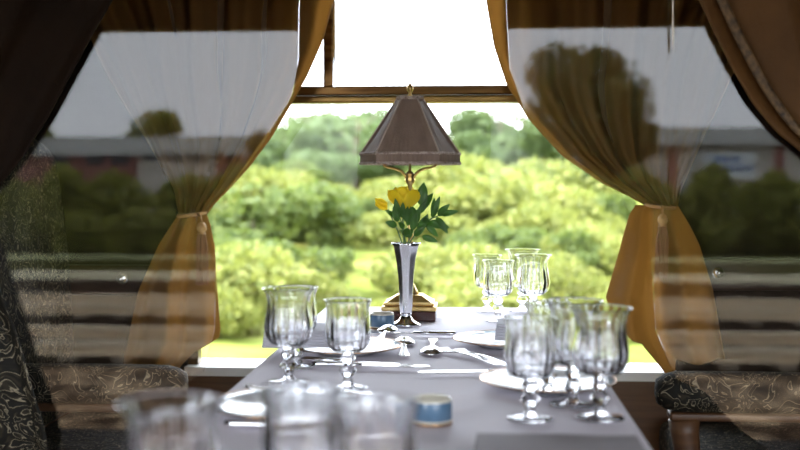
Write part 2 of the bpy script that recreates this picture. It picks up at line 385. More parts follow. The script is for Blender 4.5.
side_curtain([(674, -90), (698, 0), (714, 34), (732, 70), (752, 104), (775, 132), (800, 152), (850, 200), (900, 240), (915, 265), (898, 400), (885, 640)], [(1150, -90), (1110, 100), (970, 265), (1010, 400), (1030, 640)], 'golden brown curtain swept back at the upper right corner', 5, 4.0, (.03, .05), 'tan_curtain')
# brocade drape, far left bottom
rows = rowsfrom([(-14, 240), (-4, 275), (6, 305), (18, 340), (30, 380), (42, 415), (48, 440), (44, 500), (50, 700)], [(-220, 240), (-240, 700)], 2.07, [(0, 1), (1, .6)])
o = obj('brocade_drape', cloth_sheet(rows, 2.075, 70, 4, .012, seed=5), 'brocade', solid=.003); tag(o, 'patterned grey and brown brocade drape hanging at the lower left edge', 'drape')
# thin white pull cord
c = P(673.5, 54, 2.08)
bm = B(); tube(bm, [(c.x-.001, 2.08, H), (c.x-.002, 2.08, c.z+.06), (c.x-.001, 2.08, c.z+.03), (c.x, 2.08, c.z)], [.0012, .0014, .003, .0005], 6); o = obj('pull_cord', bm, 'whitecord'); tag(o, 'thin white pull cord hanging down before the right glass screen', 'cord')

# ---------------------------------------------------------------- chairs
def make_seat():
    # local: faces +x, back near x=-.12, width along y (the -y end is the aisle end with the arm), origin on the floor
    t = thing('armchair', '', 'seat', (0, 0, 0), 0, 'brocade dining seats by the window')
    Y0, Y1 = -.28, .36
    obj('cushion', box(B(), (-.10, Y0+.03, .34), (.30, Y1, .45)), 'brocade', t, bevel=.03)
    obj('seat_frame', box(B(), (-.14, Y0-.01, .27), (.36, Y1, .338)), 'wood', t, bevel=.008)
    def back(u, v):
        z = .45+.76*v; a = (u-.5)*2
        return (-.12-.05*v+.02*math.sin(PI*v), Y0+.05+(Y1-Y0-.06)*u*(1-.0*v), z-.06*max(0, v-.9)/.1*(a**4))
    ob = obj('backrest', grid(B(), 20, 24, back), 'brocade', t); m = ob.modifiers.new('s', 'SOLIDIFY'); m.thickness = .08; m.offset = 0
    m = ob.modifiers.new('b', 'BEVEL'); m.width = .03; m.segments = 3; m.limit_method = 'ANGLE'
    y = Y0; n = 24; zc = .648; bm = B(); rings = []
    for (x, r) in [(-.13, .040), (0, .042), (.2, .043), (.33, .043), (.37, .042), (.395, .036), (.410, .026), (.414, .010)]:
        q = .8
        rings.append([bm.verts.new((x, y+r*math.copysign(abs(math.cos(2*PI*k/n))**q, math.cos(2*PI*k/n)), zc+r*math.copysign(abs(math.sin(2*PI*k/n))**q, math.sin(2*PI*k/n)))) for k in range(n)])
    for a, b in zip(rings, rings[1:]):
        for k in range(n): bm.faces.new((a[k], a[(k+1) % n], b[(k+1) % n], b[k]))
    bm.faces.new(rings[0]); bm.faces.new(rings[-1][::-1]); bmesh.ops.recalc_face_normals(bm, faces=bm.faces)
    obj('arm_pad', bm, 'brocade', t)
    obj('arm_rail', box(B(), (-.12, y-.024, zc-.060), (.385, y+.024, zc-.042)), 'post', t, bevel=.006)
    bm = B(); tube(bm, [(.352, y, zc-.06), (.350, y, .56), (.342, y, .50), (.335, y, .44), (.345, y, .38), (.345, y, .33)], [.034, .030, .027, .026, .029, .03], 14)
    obj('arm_post', bm, 'post', t)
    for x in (-.10, .32):
        for yy in (Y0+.04, Y1-.04):
            bm = B(); tube(bm, [(x, yy, .28), (x, yy, .15), (x-.01, yy, .0)], [.026, .022, .014], 10); obj('leg', bm, 'wood', t)
    return t
M['post'] = noisy(mat('carved_arm_wood', rough=.5), [(.05, .02, .008), (.10, .045, .017)], 6, stretch=(1, 1, 9))
ch = make_seat(); yA = 2.60; yarm = yA-.28
ch.location = (P(187, 385, yarm).x-.414, yA, 0); ch['label'] = 'patterned brocade seat with padded arm, left of the table behind the glass screen'
o = dup(ch, (P(655, 385, yarm).x+.414, yA, 0), 0, 'patterned brocade seat with padded arm and wooden post, right of the table')
o.scale = (-1, 1, 1)

# ---------------------------------------------------------------- table and cloth
TX0, TX1, TY0, TY1, TZ = -.405, .232, .72, 2.95, .75
tb = thing('dining_table', 'long dining table under the white cloth in the middle', 'table', ((TX0+TX1)/2, (TY0+TY1)/2, 0))
hx, hy = (TX1-TX0)/2, (TY1-TY0)/2
obj('table_top', box(B(), (-hx+.006, -hy+.006, .70), (hx-.006, hy-.01, .744)), 'wood', tb, False)
for sx in (-1, 1):
    for sy in (-1, 1):
        bm = B(); tube(bm, [(sx*(hx-.06), sy*(hy-.08), .70), (sx*(hx-.06), sy*(hy-.08), 0)], [.035, .025], 10); obj('leg', bm, 'wood', tb)
bm = B(); nx, ny = 60, 150; dr = .16
def clothpt(u, v):
    # u across incl. both drops
    s = -hx-dr+u*(2*hx+2*dr); r = .006
    y = -hy+v*2*hy-.003; z = .7475
    z += .0018*noise.noise(Vector((s*5, y*9, 3)))+.0012*abs(noise.noise(Vector((s*2.2, y*14, 8))))
    Yw = y+(TY0+TY1)/2
    for cyv, a in ((1.735, .0022), (2.33, .0012), (1.30, .002)): z += a*math.exp(-((Yw-cyv-.02*math.sin(s*7))/.012)**2)
    x = max(-hx, min(hx, s)); over = abs(s)-hx
    if over > 0:
        k = min(1, over/.012); x += math.copysign(.004*k+.006*k*math.sin(y*16)*min(1, over/.1), s); z = .7475-over
    return (x, y, z)
grid(bm, nx, ny, clothpt)
o = obj('tablecloth', bm, 'cloth', solid=.0015); o.location = ((TX0+TX1)/2, (TY0+TY1)/2, 0); tag(o, 'white tablecloth spread over the long dining table', 'tablecloth')
TOP = .7505

# ---------------------------------------------------------------- crystal glasses
def flute(n, amp, lo, hi):
    def f(a, i, z):
        k = min(1, max(0, (z-lo)/.008))*(1-.8*max(0, min(1, (z-lo)/(hi-lo))))
        return 1-amp*k*abs(math.cos(a*n/2))
    return f
def smoothprof(pts, n):
    out = []
    for i in range(n+1):
        t = i/n*(len(pts)-1); k = min(int(t), len(pts)-2); t -= k
        p0, p1, p2, p3 = pts[max(k-1, 0)], pts[k], pts[k+1], pts[min(k+2, len(pts)-1)]
        out.append(tuple(max(0, .5*((2*b)+(-a+c)*t+(2*a-5*b+4*c-d)*t*t+(-a+3*b-3*c+d)*t**3)) for a, b, c, d in zip(p0, p1, p2, p3)))
    return out
def make_glass(outer, s, flutes, label, grp, base_r):
    t = thing('crystal_goblet', label, 'glass', (0, 0, 0), 0, grp)
    z0 = outer[0][1]; zr = outer[-1][1]
    op = smoothprof(outer, 26); th = .0015
    ip = [(max(.0005, r-th-.0015*max(0, 1-(z-z0)/.03)), z+(.004 if k == 0 else 0)) for k, (r, z) in enumerate(op)]
    ip = [(r, max(z, z0+.006)) for r, z in ip]
    ip[-1] = (op[-1][0]-.0016, op[-1][1]-.0002)
    prof = [(0, z0)]+op+[(op[-1][0]-.0008, op[-1][1]+.0006)]+ip[::-1]+[(0, z0+.006)]
    no = len(op)+1
    ff = flute(flutes, .10, z0+.006, zr-.003)
    bm = lathe(B(), prof, 72, mod=lambda a, i, z: ff(a, i, z) if 0 < i < no else 1)
    obj('bowl', bm, 'crystal', t)
    st = [(0, .0062), (.012, .0064), (.0085, .012), (.0075, .018), (.012, .024), (.0155, .030), (.012, .037), (.0085, .041), (.012, .046), (.0135, .051), (.010, .057), (.0115, z0-.0003), (0, z0-.0003)]
    bm = lathe(B(), st, 24, mod=lambda a, i, z: 1-.10*abs(math.cos(a*4))); obj('stem', bm, 'crystal', t, smooth=False)
    bm = lathe(B(), [(0, .0002), (base_r*.9, .0002), (base_r, .0014), (base_r*.96, .003), (base_r*.6, .0042), (.013, .006), (0, .006)], 48); obj('foot', bm, 'crystal', t)
    return t
tulip = [(.011, .062), (.026, .066), (.037, .076), (.0415, .092), (.040, .110), (.037, .128), (.0365, .142), (.040, .154), (.046, .162)]
barrel = [(.011, .060), (.024, .063), (.034, .072), (.0375, .086), (.038, .100), (.0365, .116), (.0355, .130), (.037, .140), (.0395, .148)]
gA = make_glass(tulip, 1, 18, '', 'crystal glasses on the table', .036)
gB = make_glass(barrel, 1, 18, '', 'crystal glasses on the table', .034)
spots = [
 (gA, 289, 383, 'large flared crystal goblet at the left table edge, nearest the curtain'),
 (gB, 297, 367, 'crystal goblet standing just behind the large flared one at left'),
 (gB, 348, 389, 'barrel shaped crystal wine glass before the left rear plate'),
 (gB, 487, 311, 'smaller crystal glass furthest left in the group by the window'),
 (gB, 498, 321, 'barrel crystal glass in front of the window group'),
 (gA, 522, 311, 'flared crystal goblet rearmost in the window group'),
 (gA, 533, 321, 'flared crystal goblet front right of the window group'),
 (gB, 530, 420, 'large crystal wine glass beside the shaded folded sheet at right'),
 (gB, 548, 394.5, 'crystal wine glass half hidden behind the large one at right'),
 (gA, 573, 406, 'tall flared crystal goblet rearmost of the right foreground group'),
 (gA, 600, 419, 'tall flared crystal goblet at the right table edge'),
]
used = set()
def place(g, loc, lab):
    if g.name in used: o = dup(g, loc, random.random()*3, lab)
    else: used.add(g.name); o = g; g.location = loc; g['label'] = lab
    return o
for g, px, py, lab in spots:
    p = T(px, py, TOP); place(g, (p.x, p.y, TOP+.001), lab)
for g, px, D, lab in ((gB, 301, 1.02, 'blurred crystal glass in the foreground in front of the fork plate'), (gB, 376, .965, 'blurred crystal glass in the foreground left of the blue bowl'), (gA, 172, .88, 'blurred flared goblet in the foreground at far left')):
    x = P(px, 400, D).x; place(g, (x, D, TOP+.001), lab)

# ---------------------------------------------------------------- plates, napkins
def make_plate():
    t = thing('dinner_plate', '', 'plate', (0, 0, 0), 0, 'white china plates')
    obj('plate_body', lathe(B(), [(0, .002), (.055, .002), (.06, 0), (.064, .002), (.085, .008), (.112, .0135), (.1135, .0150), (.112, .0160), (.085, .0105), (.066, .006), (0, .005)], 64), 'china', t)
    obj('blue_rim', lathe(B(), [(.0950, .01295), (.1070, .01520), (.1070, .01545), (.0950, .0132)], 64), 'china_blue', t)
    obj('gilt_edge', lathe(B(), [(.1128, .0138), (.1142, .0150), (.1130, .0164), (.1118, .0162)], 64), 'gilt', t)
    return t
pl = make_plate()
plates = [(346, 350, 'white china plate under the napkin at left rear, behind the barrel glass'), (507, 343, 'white china plate with napkin at right rear by the forks'),
          (285, 409, 'white china plate with a fork on it at left front'), (548, 385, 'white china plate behind the right foreground glasses')]
pp = []
for k, (px, py, lab) in enumerate(plates):
    p = T(px, py, TOP+.005); pp.append(p)
    if k == 0: pl.location = (p.x, p.y, TOP+.001); pl['label'] = lab
    else: dup(pl, (p.x, p.y, TOP+.001), 0, lab)
def napkin(cx_, cy_, sx, sy, z, rz, lab, layers=6, th=.0055):
    bm = B()
    for k in range(layers):
        d = .0015*k
        def fn(u, v, k=k, d=d): return ((u-.5)*(sx-d), (v-.5)*(sy-d*1.5), k*th+.001*noise.noise(Vector((u*3, v*3, k))))
        b2 = box(B(), (-(sx-d)/2, -(sy-d)/2, k*th), ((sx-d)/2, (sy-d)/2, k*th+th*.92))
        me = bpy.data.meshes.new('tmp'); b2.to_mesh(me); b2.free(); bm.from_mesh(me); bpy.data.meshes.remove(me)
    bmesh.ops.subdivide_edges(bm, edges=bm.edges, cuts=3, use_grid_fill=True)
    for v in bm.verts: v.co.z += .003*noise.noise(Vector((v.co.x*14, v.co.y*14, cx_)))
    o = obj('napkin', bm, 'napkin', bevel=.0015); o.location = (cx_, cy_, z); o.rotation_euler = (0, 0, rz); tag(o, lab, 'napkin', 'folded lilac grey napkins'); return o
NZ = TOP+.019
napkin(pp[0].x-.065, pp[0].y-.005, .19, .13, NZ, .05, 'folded lilac grey napkin behind the left goblets')
napkin(pp[1].x+.055, pp[1].y-.01, .16, .11, NZ, -.05, 'folded lilac grey napkin on the right rear plate')
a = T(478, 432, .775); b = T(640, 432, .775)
napkin((a.x+b.x)/2-.005, a.y-.14, abs(b.x-a.x), .26, TOP+.003, 0, 'large shaded folded napkin in the lower right foreground', 5, .0048).data.materials[0] = M['shadednap']

# ---------------------------------------------------------------- bowls
def make_ramekin():
    t = thing('small_bowl', '', 'bowl', (0, 0, 0), 0, 'small blue bowls')
    r = .028
    obj('bowl_body', lathe(B(), [(0, .001), (r*.94, .001), (r, .004), (r, .036), (r-.0008, .0375), (r-.003, .037), (r-.0035, .008), (0, .007)], 48), 'cream', t)
    obj('blue_band', lathe(B(), [(r+.0001, .0075), (r+.0004, .008), (r+.0004, .033), (r+.0001, .0335)], 48), 'blue', t)
    obj('gilt_base', lathe(B(), [(r*.95, .0005), (r+.0014, .001), (r+.0014, .004), (r+.0002, .0046)], 48), 'gilt', t)
    return t
rk = make_ramekin(); p = T(432, 424, TOP); rk.location = (p.x, p.y, TOP+.0008); rk['label'] = 'small blue banded bowl with cream rim at centre front'
p = T(382, 329, TOP); dup(rk, (p.x, p.y, TOP+.0008), 0, 'small pale blue bowl beside the brass lamp base')

# ---------------------------------------------------------------- cutlery
def strip(path, m_name, name, parent):
    # path: (x, y, z, half width) along the piece
    bm = B(); L = []
    for i, (x, y, z, hw) in enumerate(path):
        L.append([bm.verts.new((x, y-hw, z)), bm.verts.new((x, y, z-.0012 if hw < .009 else z-.004)), bm.verts.new((x, y+hw, z))])
    for a, b in zip(L, L[1:]):
        for k in range(2): bm.faces.new((a[k], a[k+1], b[k+1], b[k]))
    return obj(name, bm, m_name, parent, solid=.0016, sub=1)
HANDLE = [(0, 0, .004, .008), (.01, 0, .004, .0105), (.03, 0, .0045, .009), (.06, 0, .006, .0055), (.10, 0, .009, .0035), (.135, 0, .0075, .0035)]
def make_spoon():
    t = thing('spoon', '', 'spoon')
    strip(HANDLE, 'steel', 'handle', t)
    bm = B()
    def fn(u, v):
        th = u*2*PI; r = v; return (.163+.032*r*math.cos(th), .022*r*math.sin(th)*(1-.12*math.cos(th)), .002+.016*(1-r*r))
    grid(bm, 24, 6, fn); bmesh.ops.remove_doubles(bm, verts=bm.verts, dist=.0001)
    obj('spoon_bowl', bm, 'steel', t, solid=.0014); return t
def make_fork():
    t = thing('fork', '', 'fork')
    strip(HANDLE+[(.15, 0, .0055, .009), (.16, 0, .0045, .0115)], 'steel', 'handle', t)
    for k in range(4):
        y = (k-1.5)*.0066; bm = B(); tube(bm, [(.157, y, .0045), (.175, y, .0025), (.19, y, .003), (.205, y, .007)], [.0019, .0018, .0016, .0008], 6); obj('tine', bm, 'steel', t)
    return t
def make_knife():
    t = thing('knife', '', 'knife')
    bm = B(); tube(bm, [(0, 0, .0055), (.01, 0, .0055), (.06, 0, .0055), (.095, 0, .0055)], [.004, .0055, .005, .004], 10); obj('handle', bm, 'silver', t)
    bm = B(); prism(bm, [Vector(q) for q in ((.095, -.007, .0045), (.19, -.009, .0045), (.212, -.004, .0045), (.222, .004, .0045), (.215, .007, .0045), (.095, .006, .0045))], (0, 0, .0016)); obj('blade', bm, 'steel', t, False)
    return t
def lay(proto, a, b, z0, lab, first, tilt=0, grp=None):
    # a: handle end, b: tip (photo pixels on the cloth)
    A, Bp = T(*a, TOP), T(*b, TOP); rz = math.atan2(Bp.y-A.y, Bp.x-A.x)
    if first: o = proto; o.location = (A.x, A.y, z0); o.rotation_euler = (0, 0, rz); o['label'] = lab
    else: o = dup(proto, (A.x, A.y, z0), rz, lab)
    if grp: o['group'] = grp
    o.rotation_euler = (0, tilt, rz); return o
spn, frk, knf = make_spoon(), make_fork(), make_knife()
Z = TOP+.001
lay(spn, (404, 358), (404, 330), Z, 'silver spoon lying with its handle toward the viewer, before the vase', True, grp='spoons on the table')
s2 = lay(spn, (433, 340), (431, 358), Z, 'silver spoon with its bowl toward the viewer, right of the vase', False, grp='spoons on the table')
lay(spn, (378, 345), (397, 322), Z+.004, 'silver spoon slanting beside the small pale blue bowl', False, grp='spoons on the table')
lay(frk, (500, 367), (444, 352), Z, 'steel fork left of the right rear plate, tines furthest left', True, grp='forks on the table')
lay(frk, (512, 370), (457, 353), Z+.002, 'steel fork overlapping another before the right rear plate', False, grp='forks on the table')
p2 = T(300, 408, TOP)
lay(frk, (372, 405), (245, 400), TOP+.0165, 'fork lying across the left front plate, tines to the left', False, grp='forks on the table')
lay(knf, (540, 374), (457, 375), Z, 'table knife pointing left at the right front plate', True, grp='knives on the table')
lay(knf, (302, 362), (400, 368), Z, 'table knife before the left rear plate, upper of two', False, grp='knives on the table')
lay(knf, (312, 367), (412, 369.5), Z, 'table knife behind the barrel glass, lower of two', False, grp='knives on the table')
lay(knf, (225, 428), (290, 430), Z, 'table knife in front of the left front plate', False, grp='knives on the table')
lay(knf, (456, 336.5), (420, 336), Z, 'table knife lying behind the spoons', False, grp='knives on the table')

for o in [q for q in C.objects if q.name.split('.')[0] == 'spoon']: o.scale = (1.12, 1.12, .8)
# ---------------------------------------------------------------- vase with flowers
p = T(406, 325, TOP); VX, VY = p.x, p.y
vs = thing('bud_vase', 'tall faceted silver bud vase holding the yellow rose', 'vase', (VX, VY, TOP+.0005))
vz = P(406, 243, VY).z-TOP
oct_ = lambda a, i, z: 1/max(.93, math.cos(((a+PI/8) % (PI/4))-PI/8)) if z > .03 else 1
bm = lathe(B(), [(.0135, .028), (.0150, .04), (.0165, .08), (.019, .12), (.024, .16), (.030, vz-.008), (.0345, vz), (.0335, vz+.0005), (.029, vz-.008), (.022, .16), (.0165, .12), (.0135, .07), (0, .06)], 64, mod=oct_)
obj('vase_body', bm, mat('soft_silver', (.9, .9, .92), .24, 1), vs)
obj('vase_foot', lathe(B(), [(0, 0), (.036, 0), (.037, .002), (.033, .006), (.02, .012), (.0135, .02), (.0125, .025), (.0145, .029), (0, .029)], 48), 'silver', vs)
def vp(px, py, dy=0): q = P(px, py, VY+dy); return Vector((q.x, q.y, q.z))
rose = thing('yellow_rose', 'open yellow rose in the silver bud vase', 'rose', (VX, VY, TOP+.06))
ro = Vector((VX, VY, TOP+.06))
head = vp(404, 197)-ro
tipv = Vector((0, 0, vz-.06))
bm = B(); tube(bm, [(0, 0, .005), tipv+Vector((-.004, 0, -.01)), tipv+(head-tipv)*.5+Vector((-.005, 0, 0)), head+Vector((0, 0, -.028))], .0022, 8); obj('stem', bm, 'stem', rose)
def petal(bm, c, ang, R, h, open_, wdt, z0):
    def fn(u, v):
        a = ang+(u-.5)*wdt*math.sin(PI*(.15+.7*v))**.5
        r = R*(.25+.75*math.sin(min(1, v*1.15)*PI/2))*(1+open_*v*v)+.002*math.sin(u*9)
        z = z0+h*v*(1-.25*abs(u-.5)**2*4)
        return (c.x+r*math.cos(a), c.y+r*math.sin(a), c.z+z)
    grid(bm, 8, 8, fn)
for k in range(13):
    lay_ = 0 if k < 4 else (1 if k < 8 else 2)
    bm = B(); petal(bm, head, k*2.4+(.3 if lay_ else 0), (.014, .026, .037)[lay_], (.056, .054, .048)[lay_], (-.3, -.15, .04)[lay_], (2.4, 1.9, 1.75)[lay_], -.030); obj('petal', bm, 'yellow', rose, solid=.0006)
bud = thing('yellow_flower', 'small drooping yellow bloom left of the rose', 'flower', (VX, VY, TOP+.06))
bc = vp(383, 206, -.01)-ro
bm = B(); tube(bm, [(-.003, 0, .005), tipv+Vector((-.006, 0, -.01)), tipv+Vector((-.02, 0, .03)), bc+Vector((.012, 0, -.008))], .0016, 6); obj('stem', bm, 'stem', bud)
for k in range(5):
    bm = B()
    def fn(u, v, k=k):
        a = k*1.25; w_ = .011*math.sin(PI*min(1, v*.8+.12)); q = Vector((0, (u-.5)*2*w_, .004+(u-.5)**2*.02)); q = Matrix.Rotation(a, 3, 'X') @ q
        return bc+Vector((.010-.028*v, q.y, q.z+.010*v))
    grid(bm, 6, 8, fn); obj('petal', bm, 'yellow', bud, solid=.0006)
def leaf_bm(a, b, wd, nrm, curl=.15):
    a, b = Vector(a), Vector(b); d = b-a; L = d.length; wd *= 1.35; s = d.cross(Vector(nrm)).normalized(); n = s.cross(d).normalized(); bm = B()
    def fn(u, v):
        ww = wd*math.sin(PI*v**.8)**.8*.5; q = a+d*v+s*(u-.5)*2*ww+n*(curl*L*math.sin(PI*v)*.5+abs(u-.5)*ww*.6); return q
    grid(bm, 4, 10, fn); return bm
def sprig(label, stem, leaves):
    t = thing('leafy_sprig', label, 'sprig', (VX, VY, TOP+.06), 0, 'green sprigs in the bud vase')
    pts = [Vector((.002, .0, .005)), tipv+Vector((.001, 0, -.01))]+[vp(*s)-ro for s in stem]
    bm = B(); tube(bm, pts, [.0018]*(len(pts)-1)+[.0008], 6); obj('stem', bm, 'stem', t)
    for (x0, y0, x1, y1, wd, dy) in leaves:
        A = vp(x0, y0, dy*.5)-ro; Bq = vp(x1, y1, dy)-ro
        obj('leaf', leaf_bm(A, Bq, wd, (.15*math.sin(x1), -1, .2)), 'leaf', t, solid=.0004)
sprig('long green sprig reaching out to the right of the rose', [(420, 228, -.01), (432, 218, -.02), (444, 214, -.02)],
    [(432, 218, 440, 196, .012, -.02), (438, 216, 450, 204, .013, -.03), (441, 215, 459, 211, .011, -.02), (436, 217, 448, 234, .013, -.01), (430, 220, 420, 222, .011, -.03),
     (428, 222, 450, 228, .015, .0), (426, 223, 438, 237, .012, .01), (433, 218, 434, 197, .010, .01)])
sprig('upright green sprig behind the rose pointing up', [(416, 222, .01), (420, 206, .015)],
    [(421, 206, 424, 182, .020, .01), (422, 210, 433, 193, .014, .02), (418, 214, 428, 200, .012, .0), (416, 218, 410, 205, .012, .01)])
sprig('short green sprig low in front of the rose', [(402, 224, -.02), (398, 212, -.03)],
    [(400, 218, 395, 198, .012, -.03), (402, 218, 403, 202, .011, -.035), (408, 226, 411, 206, .012, -.03), (416, 224, 420, 206, .012, -.03), (396, 217, 385, 210, .009, -.02),
     (397, 226, 385, 222, .013, -.02), (404, 228, 398, 222, .010, -.03), (410, 236, 400, 230, .012, -.02), (414, 236, 426, 226, .013, -.02), (422, 236, 438, 242, .012, -.01), (408, 238, 413, 228, .011, -.02), (404, 230, 412, 236, .014, -.04), (412, 230, 417, 212, .014, -.03), (406, 222, 408, 206, .012, -.04), (398, 222, 393, 206, .012, -.035), (418, 232, 428, 214, .014, -.02)])

# ---------------------------------------------------------------- lamp
p = T(408, 322, TOP); LX, LY = p.x, p.y+.06
lx = P(410, 160, LY).x
lp = thing('table_lamp', 'brass table lamp with taupe pleated fabric shade before the window', 'lamp', (lx, LY, TOP+.0008))
obj('plinth', box(B(), (-.066, -.055, 0), (.066, .055, .024)), mat('dark_marble', (.06, .02, .015), .2), lp, False, bevel=.002)
obj('base', box(B(), (-.068, -.057, .0245), (.068, .057, .036)), 'brass', lp, False, bevel=.003)
bm = B(); box(bm, (-.061, -.05, .0365), (.061, .05, .045)); obj('base_step', bm, 'brass', lp, False, bevel=.003)
bm = B()
for v in [(-.056, -.046, .0455), (.056, -.046, .0455), (.056, .046, .0455), (-.056, .046, .0455), (-.03, -.026, .062), (.03, -.026, .062), (.03, .026, .062), (-.03, .026, .062)]: bm.verts.new(v)
bm.verts.ensure_lookup_table()
for f in ((3, 2, 1, 0), (4, 5, 6, 7), (0, 1, 5, 4), (1, 2, 6, 5), (2, 3, 7, 6), (3, 0, 4, 7)): bm.faces.new([bm.verts[i] for i in f])
obj('base_pyramid', bm, 'brass', lp, False, bevel=.002)
for s in (-1, 1):
    bm = B()
    for k in range(26): bmesh.ops.create_icosphere(bm, subdivisions=1, radius=.0024, matrix=Matrix.Translation((-.061+.122*k/25, s*.0515, .0405)))
    obj('beading', bm, 'brass', lp)
zs = P(410, 163, LY).z-TOP; ztp = P(410, 98, LY).z-TOP; zf = P(410, 83, LY).z-TOP
obj('column', lathe(B(), [(0, .060), (.024, .062), (.018, .072), (.009, .09), (.0065, .12), (.0065, .2), (.009, .21), (.006, .22), (.006, zs-.055), (.011, zs-.05), (.013, zs-.042), (.009, zs-.034), (.013, zs-.03), (.006, zs-.022), (.003, zs-.02), (.003, zf-.035), (0, zf-.035)], 28), 'brass', lp)
for s in (-1, 1):
    bm = B(); tube(bm, [(s*a_, 0, zs+b_) for a_, b_ in ((.003, -.050), (.007, -.040), (.013, -.030), (.022, -.021), (.036, -.015), (.052, -.012), (.064, -.008), (.069, .0), (.070, .012))], [.004, .004, .0038, .0036, .0034, .003, .003, .0025, .002], 8)
    obj('arm', bm, 'brass', lp)
RB, RT = 49/F*LY, 12.5/F*LY
CORN = [math.radians(q-90) for q in (-142, -90, -38, 38, 90, 142, 218)]
def hexr(a, soft=.0):
    a = (a-CORN[0]) % (2*PI)+CORN[0]
    for p, q in zip(CORN, CORN[1:]):
        if p <= a <= q: return math.cos((q-p)/2)/math.cos(a-(p+q)/2)
    return 1
def corner(a): return min(abs((a-q+PI) % (2*PI)-PI) for q in CORN)
NS = 96
def shade_pt(u, v):
    a = 2*PI*u; rr = RT+(RB-RT)*v
    h = .85*hexr(a)+.15; c = corner(a)
    ridge = 1+.03*math.exp(-(c/.05)**2)-.03*math.exp(-((c-.14)/.07)**2)*math.sin(PI*min(1, v*1.1))
    r = rr*h*ridge*(1+.006*math.sin(a*56)*abs(2*v-1))
    return (r*math.cos(a), r*math.sin(a), ztp-.004+(zs+.022-ztp)*v)
shade = obj('lamp_shade', grid(B(), NS*4, 24, shade_pt), 'shade', lp, solid=.0014)
def band(z, R, hgt, th, name, fr=60):
    def fn(u, v):
        a = 2*PI*u; w_ = 2*PI*v; r = R*(.85*hexr(a)+.15)+th*math.cos(w_)*(1+.25*math.sin(a*fr)); return (r*math.cos(a), r*math.sin(a), z+hgt*math.sin(w_)*(1+.12*math.sin(a*fr+1)))
    obj(name, grid(B(), 400, 10, fn), 'ruche', shade)
def skirt(u, v):
    a = 2*PI*u; r = RB*(1.0+.012*math.sin(a*90)*.5)*(.85*hexr(a)+.15)*1.015; return (r*math.cos(a), r*math.sin(a), zs+.022-.024*v)
obj('shade_skirt', grid(B(), 500, 4, skirt), 'shade', shade, solid=.0014)
for k in range(6):
    q = CORN[k]; bm = B(); pts = [Vector(shade_pt(q/(2*PI), v/10)) for v in range(11)]
    tube(bm, [p+Vector((math.cos(q), math.sin(q), 0))*.0006 for p in pts], .0022, 8); obj('piping', bm, 'piping', shade)
band(zs+.022, RB*1.01, .0035, .0035, 'upper_trim', 110); band(zs-.002, RB*1.02, .0035, .0035, 'lower_trim', 110); band(ztp-.002, RT*1.02, .005, .003, 'top_trim', 40)
obj('finial', lathe(B(), [(0, zf-.036), (.008, zf-.035), (.004, zf-.028), (.0035, zf-.024), (.0075, zf-.019), (.0078, zf-.013), (.005, zf-.005), (0, zf)], 20), 'brass', lp)

# ---------------------------------------------------------------- beyond the window
def gz(y): return -.75+.072*max(0, y-5)
bm = grid(B(), 60, 50, lambda u, v: ((u-.5)*90, 3.3+60*v*v, gz(3.3+60*v*v)+.18*noise.noise(Vector((u*60, v*30, 0)))*min(1, v*6)))
struct('ground', bm, 'grass', smooth=True)
def leaves_bm(seed, n, lobes, size):
    rnd = random.Random(seed); bm = B()
    for i in range(n):
        c, r = lobes[rnd.randrange(len(lobes))]
        d = Vector((rnd.gauss(0, 1), rnd.gauss(0, 1), rnd.gauss(0, 1))).normalized()
        p = Vector(c)+Vector((d.x*r[0], d.y*r[1], d.z*r[2]))*(rnd.random()**.25)*(1+.12*noise.noise(d*3+Vector((seed, 0, 0))))
        if p.z < .02: p.z = .02+rnd.random()*.1
        s = size*(.6+rnd.random()*.8); m = Euler((rnd.random()*6, rnd.random()*6, rnd.random()*6)).to_matrix()
        q = [m @ Vector(v)*s+p for v in ((-.5, 0, 0), (0, -.3, .06), (.5, 0, 0), (0, .3, .06))]
        bm.faces.new([bm.verts.new(v) for v in q])
    return bm
def lobes(seed, w_, h, k, base=0):
    rnd = random.Random(seed); out = [((0, 0, base+h*.45), (w_*.28, w_*.28, h*.36))]
    for i in range(k):
        a = rnd.random()*2*PI; rr = w_*.42*rnd.random()**.5; z = base+h*(.15+.70*rnd.random()*(1-rr/w_)); s = w_*(.08+.13*rnd.random())
        out.append(((rr*math.cos(a), rr*math.sin(a), z), (s, s, s*.85)))
    return out
def fat(seed, w_, h, k, base=0):
    rnd = random.Random(seed); out = [((0, 0, base+h*.5), (w_*.38, w_*.38, h*.44))]*3
    for i in range(k):
        a = rnd.random()*2*PI; rr = w_*.3*rnd.random()**.4; z = base+h*(.2+.65*rnd.random()); q = w_*(.10+.10*rnd.random()); out.append(((rr*math.cos(a), rr*math.sin(a), z), (q, q, q*.85)))
    return out
protos = {}
def plant(kind, seed, w_, h, base, n, size, m, trunk):
    t = thing(kind, '', 'tree' if 'tree' in kind else 'bush')
    obj('foliage', leaves_bm(seed, n, lobes(seed, w_, h-base, 14, base), size), m, t, False)
    if trunk:
        bm = B(); tube(bm, [(0, 0, -.3), (.02*h, 0, h*.4), (0, .02*h, h*.75)], [.035*h*.6, .02*h, .006*h], 8)
        for k in range(5): tube(bm, [(0, 0, h*(.3+.08*k)), (w_*.2*math.cos(k*2.3), w_*.2*math.sin(k*2.3), h*(.5+.08*k))], [.012*h, .003*h], 6)
        obj('trunk', bm, 'bark', t)
    else:
        bm = B(); tube(bm, [(0, 0, -.2), (0, 0, h*.5)], [.04, .02], 6); obj('stem', bm, 'bark', t)
    return t
